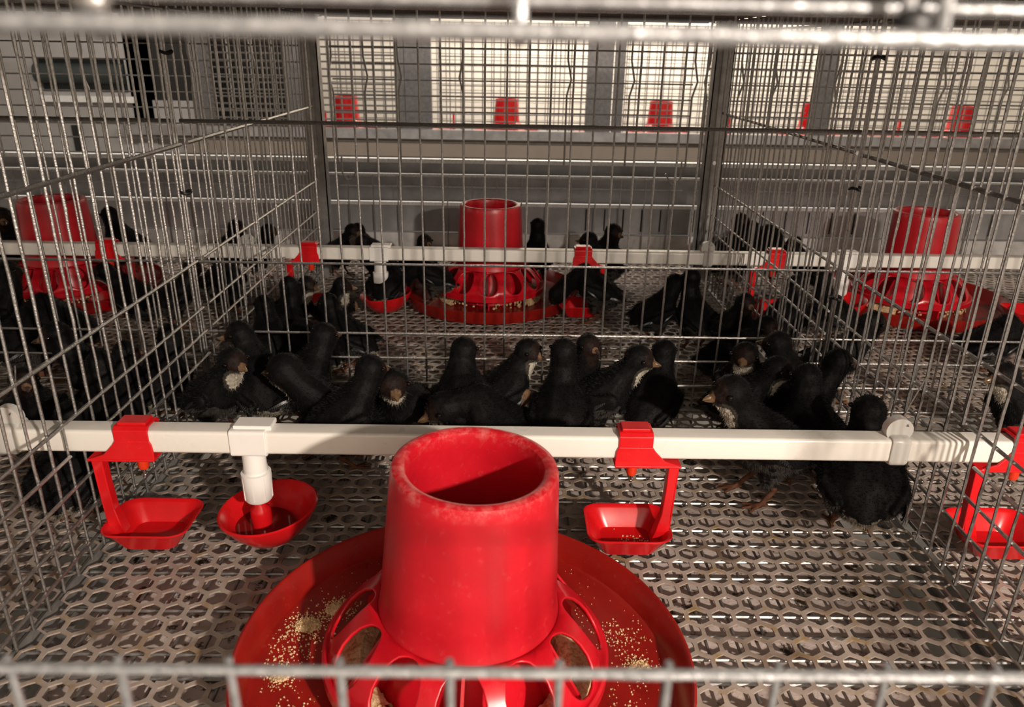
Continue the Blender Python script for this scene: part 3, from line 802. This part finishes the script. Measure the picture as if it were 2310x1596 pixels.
#CHICKS_BEGIN
CHICKS = [
    ('fwd', -0.765, 1.845, -35, 1.07, 'black chicks standing between the front pipe and the wire wall', 'black chick with brown face and cream throat nearest the left partition, beak to the right'),
    ('left', -0.677, 1.918, 125, 1.10, 'black chicks standing between the front pipe and the wire wall', 'black chick standing tall with its back turned, beak up to the left'),
    ('sit_r', -0.441, 1.824, 198, 1.32, 'black chicks standing between the front pipe and the wire wall', 'crouching black chick with cream bib and pale beak facing left'),
    ('fwd_dark', -0.564, 1.927, 35, 1.08, 'black chicks standing between the front pipe and the wire wall', 'black chick looking right behind the crouching cream-bibbed one'),
    ('fwd_dark', -0.404, 1.715, 25, 1.07, 'black chicks standing between the front pipe and the wire wall', 'large black chick with its dark head turned right, left of the small brown-faced one'),
    ('sit_l', -0.276, 1.906, -105, 1.25, 'black chicks standing between the front pipe and the wire wall', 'low black chick with brown face and small white chin facing the camera'),
    ('right_dark', -0.110, 1.830, 100, 1.05, 'black chicks standing between the front pipe and the wire wall', 'black chick seen from behind with its neck up, behind the dozing one'),
    ('sleep', -0.011, 1.770, 165, 1.32, 'black chicks standing between the front pipe and the wire wall', 'dozing black chick with its pale throat stretched low to the left'),
    ('right', -0.008, 1.884, 30, 1.04, 'black chicks standing between the front pipe and the wire wall', 'black chick with a white chin mark and beak pointing right, behind the feeder tower'),
    ('tall', 0.147, 1.785, 85, 1.02, 'black chicks standing between the front pipe and the wire wall', 'black chick seen from behind directly above the feeder rim, neck upright'),
    ('tall', 0.205, 1.965, -70, 0.97, 'black chicks standing between the front pipe and the wire wall', 'tall black chick facing the camera just behind the row of chicks'),
    ('fwd', 0.269, 1.871, -20, 1.09, 'black chicks standing between the front pipe and the wire wall', 'black chick with a cream throat and open profile to the right, beside the red clip'),
    ('fwd_dark', 0.398, 1.870, 60, 1.00, 'black chicks standing between the front pipe and the wire wall', 'black chick facing away to the right of the red clip, greyish vent showing'),
    ('fwd', 0.678, 1.965, -115, 1.07, 'black chicks standing between the front pipe and the wire wall', 'black chick with brown face and cream collar facing the camera near the right partition'),
    ('right_dark', 0.822, 1.965, -160, 1.09, 'black chicks standing between the front pipe and the wire wall', 'black chick bending its head left behind the one with a golden beak tip'),
    ('fwd', 0.638, 1.858, -35, 1.04, 'black chicks standing between the front pipe and the wire wall', 'black chick with a golden beak tip and cream throat looking right'),
    ('fwd', 0.606, 1.580, -168, 1.24, 'black chicks standing between the front pipe and the wire wall', 'black chick with cream throat facing left across the white pipe, its legs showing below'),
    ('fwd_dark', 0.802, 1.853, -5, 1.05, 'black chicks standing between the front pipe and the wire wall', 'large black chick in profile to the right beside the right partition'),
    ('fwd_dark', 0.753, 1.645, 95, 1.08, 'black chicks standing between the front pipe and the wire wall', 'black chick with its back turned between the golden-beaked one and the one in profile'),
    ('fwd_dark', 0.786, 1.446, 72, 1.11, 'black chicks standing between the front pipe and the wire wall', 'fluffy black chick under the pipe at the right partition, seen from behind'),
    ('fwd_dark', 0.547, 2.622, 20, 0.95, 'black chicks in the middle rear cage', 'black chick standing on the rear mat, right of the small drip cup, beak right'),
    ('tall', 0.679, 2.574, 110, 0.95, 'black chicks in the middle rear cage', 'big black chick with pale vent seen from behind, right part of the rear cage'),
    ('fwd_dark', 0.786, 2.484, -80, 0.95, 'black chicks in the middle rear cage', 'black chick hunched behind the brown-faced one, near the right partition'),
    ('sit_r', 0.747, 2.349, -30, 1.11, 'black chicks in the middle rear cage', 'black chick crouched low beside the right partition in the rear cage'),
    ('fwd_dark', 0.425, 3.347, -60, 1.11, 'black chicks in the middle rear cage', 'black chick behind the rear pipe right of the rear red clip, legs below the pipe'),
    ('right_dark', 0.410, 3.208, -140, 1.07, 'black chicks in the middle rear cage', 'black chick with ruffled feathers behind the rear red clip'),
    ('tall', 0.134, 3.356, 85, 0.95, 'black chicks in the middle rear cage', 'slim black chick with a long neck right of the rear feeder tower'),
    ('fwd_dark', -0.387, 3.273, -60, 0.95, 'black chicks in the middle rear cage', 'black chick peering over the rear pipe left of the rear feeder'),
    ('fwd', -0.765, 3.438, -30, 0.97, 'black chicks in the middle rear cage', 'black chick with a pale throat behind the rear pipe by the left post'),
    ('fwd_dark', -0.620, 3.450, -150, 0.95, 'black chicks in the middle rear cage', 'black chick head behind the white stem, farther one of the pair'),
    ('right_dark', -0.564, 3.250, -130, 0.95, 'black chicks in the middle rear cage', 'black chick head just left of the white stem, nearer one of the pair'),
    ('left', -0.616, 2.607, -60, 0.95, 'black chicks in the middle rear cage', 'black chick with pale beak under the rear pipe, left of the small round cup'),
    ('fwd', -0.765, 2.576, -20, 0.97, 'black chicks in the middle rear cage', 'black chick with pale beak under the rear red clip in the dark left group'),
    ('fwd_dark', -0.513, 2.333, 160, 0.95, 'black chicks in the middle rear cage', 'black chick in front of the dark left group, head turned away'),
    ('fwd_dark', -0.741, 2.268, 120, 0.95, 'black chicks in the middle rear cage', 'dark chick lowest in the left corner of the rear cage beside the partition'),
    ('tall', -0.752, 2.407, 60, 0.95, 'black chicks in the middle rear cage', 'black chick pressed against the left partition in the rear cage'),
    ('peck', -0.606, 2.228, 150, 0.95, 'black chicks in the middle rear cage', 'black chick low behind the wire wall, left side of the rear cage'),
    ('peck', -0.476, 2.930, 80, 0.95, 'black chicks in the middle rear cage', 'black chick behind the white stem of the small round cup'),
    ('peck', 0.348, 2.850, 170, 1.08, 'black chicks in the middle rear cage', 'black chick pecking beside the nipple of the small drip cup'),
    ('peck', -0.301, 3.010, 180, 0.95, 'black chicks in the middle rear cage', 'black chick with its head in the rear feeder pan, left side'),
    ('fwd_dark', -2.120, 3.191, -60, 1.31, 'black chicks in the cages left of the middle ones', 'black chick left of the left rear feeder at the picture edge'),
    ('fwd_dark', -1.738, 3.411, 150, 1.10, 'black chicks in the cages left of the middle ones', 'black chick just right of the left rear feeder tower'),
    ('sit_l', -1.440, 2.848, 170, 1.10, 'black chicks in the cages left of the middle ones', 'chick with a pale cheek lying in the pan of the left rear feeder'),
    ('fwd_dark', -1.231, 2.724, 20, 0.95, 'black chicks in the cages left of the middle ones', 'black chick under the rear pipe left of the left post, nearer one'),
    ('fwd_dark', -1.266, 3.386, -30, 1.03, 'black chicks in the cages left of the middle ones', 'black chick above the rear pipe left of the hanger, taller one'),
    ('fwd_dark', -1.125, 3.373, -20, 0.97, 'black chicks in the cages left of the middle ones', 'black chick above the rear pipe between the hanger and the left post'),
    ('peck', -1.116, 2.900, -60, 1.06, 'black chicks in the cages left of the middle ones', 'black chick under the rear pipe close to the left partition'),
    ('tall', -1.736, 2.481, 20, 1.03, 'black chicks in the cages left of the middle ones', 'dark chick at the left edge beneath the rear pipe'),
    ('peck', -1.458, 2.200, 60, 1.28, 'black chicks in the cages left of the middle ones', 'black chick at the left edge just in front of the wire wall'),
    ('fwd_dark', -1.142, 1.960, -160, 1.10, 'black chicks in the cages left of the middle ones', 'black chick with raised head beyond the left partition, leftmost of the near ones'),
    ('fwd_dark', -0.988, 1.717, 120, 1.03, 'black chicks in the cages left of the middle ones', 'black chick with broad back turned beyond the left partition'),
    ('right_dark', -1.054, 1.851, 70, 0.95, 'black chicks in the cages left of the middle ones', 'black chick beyond the left partition, lower of two round heads'),
    ('fwd_dark', -0.964, 1.959, 80, 0.97, 'black chicks in the cages left of the middle ones', 'black chick beyond the left partition, higher of two round heads'),
    ('fwd_dark', -1.207, 1.759, -60, 0.97, 'black chicks in the cages left of the middle ones', 'black chick at the left edge above the milky hanger'),
    ('fwd_dark', -0.950, 1.453, 100, 0.97, 'black chicks in the cages left of the middle ones', 'black chick beyond the left partition reaching below the front pipe'),
    ('fwd_dark', 1.020, 3.309, 30, 1.14, 'black chicks in the cages right of the middle ones', 'black chick beyond the right post, left one of a pair above the rear pipe'),
    ('tall', 1.020, 3.450, -60, 1.11, 'black chicks in the cages right of the middle ones', 'black chick beyond the right post, taller one of a pair above the rear pipe'),
    ('peck', 1.157, 3.338, 60, 1.32, 'black chicks in the cages right of the middle ones', 'black chick above the right rear red clip'),
    ('fwd_dark', 1.325, 3.256, 150, 0.95, 'black chicks in the cages right of the middle ones', 'black chick between the right rear red clip and the white stem'),
    ('fwd_dark', 1.020, 2.598, 60, 0.95, 'black chicks in the cages right of the middle ones', 'black chick under the rear pipe beyond the right partition'),
    ('right_dark', 1.202, 2.668, 120, 0.95, 'black chicks in the cages right of the middle ones', 'black chick standing left of the right round cup'),
    ('fwd_dark', 1.020, 2.160, -20, 1.09, 'black chicks in the cages right of the middle ones', 'black chick in front of the right rear feeder, looking right'),
    ('fwd', 1.358, 1.794, -170, 1.05, 'black chicks in the cages right of the middle ones', 'black chick at the right edge facing left'),
    ('peck', 1.615, 2.350, 10, 1.00, 'black chicks in the cages right of the middle ones', 'black chick bending down at the right edge before the right rear feeder'),
]
#CHICKS_END
protos = {}
for (var, x, y, deg, s_, group, label) in CHICKS:
    nm, parts = CH[var]
    if var not in protos:
        o = link('chick', nm); 
        for pn, pm in parts:
            q = link(pn, pm, o)
        protos[var] = (o, [c for c in o.children])
    else:
        src, ch = protos[var]; o = src.copy(); COL.objects.link(o)
        for c in ch:
            q = c.copy(); COL.objects.link(q); q.parent = o
    inpan = min(math.hypot(x-fx, y-fy) for fx, fy in ((-.07, 3.15), (-1.86, 3.12), (1.735, 3.13))) < .33
    o.location = Vector((x, y, .012 if inpan else .0015))*S; o.rotation_euler = (0, 0, math.radians(deg)); o.scale = (s_,)*3
    tag(o, label, 'chick', group)

# ------------------------------------------------------------------ far side of the aisle: next cage row
FY = 8.3
def far_panel(x0, x1, y, z0, z1, label, dx=.113, dz=.07, r=.0055):
    mb = MB(); x = x0
    while x <= x1: mb.wire((x, y, z0), (x, y, z1), r, seg=1, n=4, jit=0); x += dx
    z = z0
    while z <= z1: mb.wire((x0, y-.008, z), (x1, y-.008, z), r, seg=1, n=4, jit=0); z += dz
    return tag(mb.obj('far_mesh_panel', M['zinc'], None), label, 'wire panel', 'wire fronts of the cage row across the aisle')
far_panel(-3.2, -1.10, FY, .085, 1.25, 'distant wire cage front on the left, before a dark interior', .113, .07, .009)
far_panel(-.72, .80, FY, .085, 1.25, 'distant wire cage front in the middle, before a bright wall')
far_panel(1.2, 3.1, FY, .085, 1.25, 'distant wire cage front right of the middle, before the brightest wall')
far_panel(3.4, 5.6, FY, .085, 1.25, 'distant wire cage front at the right side')
far_panel(-2.25, 5.6, FY+1.75, .1, 1.3, 'distant second wire wall inside the far cage row', .0565*2)
for x, w, lb in ((-1.12, .10, 'pale grey steel post of the far cage row, left'), (-.93, .27, 'dark wide steel upright of the far cage row, left of the middle'), (.93, .26, 'dark wide steel upright of the far cage row, right of the middle'),
                 (1.13, .10, 'pale grey steel post of the far cage row, right of the middle'), (3.25, .18, 'dark steel post of the far cage row seen through the right partition'), (5.6, .2, 'dark steel post at the far right end of the next row'),
                 (-2.20, .20, 'dark steel post of the far cage row behind the left rear post'), (-3.14, .16, 'grey steel post of the far cage row beside the dark window')):
    slab('far_post', 'far_post', x-w/2, x+w/2, FY-.05, FY+.04, -1.7, 1.7, lb, 'post', 'posts of the cage row across the aisle')
slab('far_ledge', 'sheet_dark', -4, 6.5, FY-.12, FY-.02, .118, .212, 'grey metal ledge along the bottom of the far cage row', 'ledge')
slab('far_belt_panel', 'taupe', -3.4, 6.5, FY-.06, FY-.03, -.215, .118, 'taupe side panel below the far cage row', 'panel')
slab('far_lower_rail', 'sheet_dark', -6.5, 6.5, FY-.1, FY-.02, -.42, -.215, 'dark rail under the taupe panel across the aisle', 'rail')
slab('far_floor', 'sheet_dark', -3.3, 6.5, FY, FY+1.75, .06, .08, 'grey floor of the far cage row', 'panel')
# far feeders (too small for parts)
ff = MB(); ff.lathe([(0, .0), (.36, 0), (.378, .055), (.35, .02), (.23, .02), (.228, .065), (.146, .15), (.127, .40), (.108, .40), (.11, .2)], 28)
fme = ff.mesh('chick_feeder', M['cup'])
for i, (x, lb) in enumerate(((-1.83, 'tiny distant red feeder in the first far cage, left of the pale post'), (-.02, 'tiny distant red feeder in the centre far cage'), (1.72, 'tiny distant red feeder in the brightly backed far cage'),
              (3.45, 'tiny distant red feeder beyond the right partition beside the dark far post'), (5.15, 'tiny distant red feeder at the far right'))):
    tag(link('chick_feeder', fme, None, (x, 9.0, .085)), lb, 'feeder', 'distant feeders in the far cage row')
dc = MB(); dc.box(-.10, .10, -.06, .06, 0, .02); dc.box(-.14, .14, -.09, .09, .02, .035); dc.box(.12, .14, -.02, .02, .02, .2)
dme = dc.mesh('drip_cup', M['cup'], smooth=False)
for i, (x, lb) in enumerate(((-2.1, 'tiny distant red drip cup left of the first far feeder'), (-.72, 'tiny distant red drip cup beside the dark far upright'), (.85, 'tiny distant red drip cup right of the centre far feeder'), (2.25, 'tiny distant red drip cup in the brightly backed far cage'), (4.1, 'tiny distant red drip cup near the far right feeder'))):
    tag(link('drip_cup', dme, None, (x, 8.55, .16)), lb, 'drinker', 'distant drip cups in the far cage row')
# end cabinet on the left
root = thing('drive_cabinet', 'light grey machine cabinet with a dark rounded recess at the end of the far row', 'cabinet', (.2, FY, 0))
mb = MB(); mb.box(-6.6, -3.9, 0, .3, .22, .52); mb.box(-6.6, -3.9, 0, .3, .84, 1.7); mb.box(-6.6, -5.05, 0, .3, .52, .84); mb.box(-4.12, -3.9, 0, .3, .52, .84); mb.box(-6.6, -3.9, .02, .3, -.2, .22)
mb.obj('housing', M['cabinet'], root, smooth=False)
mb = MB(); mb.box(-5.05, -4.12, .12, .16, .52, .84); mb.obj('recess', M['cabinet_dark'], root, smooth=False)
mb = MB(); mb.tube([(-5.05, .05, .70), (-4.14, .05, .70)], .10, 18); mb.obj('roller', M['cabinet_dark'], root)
mb = MB(); mb.box(-5.0, -4.06, -.05, .0, .425, .485); mb.obj('white_ledge', M['edge'], root, smooth=False)
mb = MB(); mb.box(-4.78, -4.68, -.004, .03, -.18, .19); mb.obj('slot', M['black'], root, smooth=False)
mb = MB(); mb.box(-4.1, -3.9, .0, .3, -.2, 1.7); mb.obj('side_panel', M['cabinet'], root, smooth=False)
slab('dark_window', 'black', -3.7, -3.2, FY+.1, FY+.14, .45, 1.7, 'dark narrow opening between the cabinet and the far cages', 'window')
slab('far_cage_shade', 'black', -4.2, -2.28, FY+.9, FY+.94, .08, 1.7, 'black sheet standing for the shade inside the far cages on the left', 'panel')  # shade of the far cage interior, put in as a black sheet
slab('window_sill_panel', 'cabinet', -3.7, -3.2, FY+.02, FY+.06, -.2, .45, 'grey panel below the dark opening beside the cabinet', 'panel')

# room
def struct(name, mat, *b_):
    mb = MB(); mb.box(*b_); o = mb.obj(name, M[mat], None, smooth=False); tag(o, kind='structure'); return o
struct('floor', 'concrete', -9, 9, -4, 12.2, -1.75, -1.7)
struct('wall_back', 'wall', -9, 9, 12.1, 12.2, -1.7, 4.0)
struct('wall_left', 'wall', -9, -8.9, -4, 12.1, -1.7, 4.0)
struct('wall_right', 'wall', 8.9, 9, -4, 12.1, -1.7, 4.0)
struct('ceiling', 'ceil', -9, 9, -4, 12.2, 4.0, 4.05)
struct('wall_front', 'wall', -9, 9, -4.1, -4, -1.7, 4.0)

# ------------------------------------------------------------------ light
def lamp(name, kind, loc, energy, color, size=.1, target=None, sy=None):
    l = bpy.data.lights.new(name, kind); l.energy = energy; l.color = color
    if kind == 'AREA':
        l.size = size*S
        if sy: l.shape = 'RECTANGLE'; l.size_y = sy*S
    else: l.shadow_soft_size = size*S
    o = bpy.data.objects.new(name, l); COL.objects.link(o); o.location = Vector(loc)*S
    if target:
        o.rotation_euler = (Vector(target)-Vector(loc)).to_track_quat('-Z', 'Y').to_euler()
    return o
lamp('aisle_lamp', 'POINT', (1.50, -1.40, 1.66), 106, (1, .86, .74), .055)
lamp('aisle_fill', 'AREA', (-.3, -2.6, 2.6), 4, (1, .82, .66), 2.5, (0, 1.5, .3))
lamp('far_row_fill', 'AREA', (0, 4.9, 2.9), 38, (1, .90, .80), 9.0, (0, 8.6, .2), .5)  # added fill that brightens the cabinet and far row, not a real fixture
lamp('trough_edge_fill', 'AREA', (0, 4.75, 2.9), 26, (1, .90, .80), 9.0, (0, 4.0, .35), .3)  # added fill aimed at the guard and trough lips to whiten their edges
lamp('back_wall_fill', 'AREA', (2.0, 10.9, 3.4), 85, (1, .86, .70), 6.0, (2.0, 12.1, .4), .6)  # added fill that brightens the back wall, no fixture modelled
w = bpy.data.worlds.new('world'); sc.world = w; w.use_nodes = True
w.node_tree.nodes['Background'].inputs['Color'].default_value = (1, .85, .72, 1)
w.node_tree.nodes['Background'].inputs['Strength'].default_value = .075

# ------------------------------------------------------------------ camera
p, yw, rl = .380416, .009522, .01714
cp, sp, cy_, sy_ = math.cos(p), math.sin(p), math.cos(yw), math.sin(yw)
f = Vector((sy_*cp, cy_*cp, -sp)); rt = Vector((cy_, -sy_, 0)); up = rt.cross(f)
cr_, sr_ = math.cos(rl), math.sin(rl)
rx = rt*cr_+up*sr_; ux = up*cr_-rt*sr_
cam = bpy.data.cameras.new('camera'); co = bpy.data.objects.new('camera', cam); COL.objects.link(co)
mw_ = Matrix((rx, ux, -f)).transposed().to_4x4(); mw_.translation = Vector((0, 0, 1))*S
co.matrix_world = mw_
cam.sensor_width = 36; cam.sensor_fit = 'HORIZONTAL'; cam.lens = 1716.3/2310*36
cam.clip_start = .01; cam.clip_end = 60
cam.dof.use_dof = True; cam.dof.focus_distance = 1.75*S; cam.dof.aperture_fstop = 13
sc.camera = co
sc.view_settings.view_transform = 'Standard'; sc.view_settings.look = 'None'; sc.view_settings.exposure = 0.0
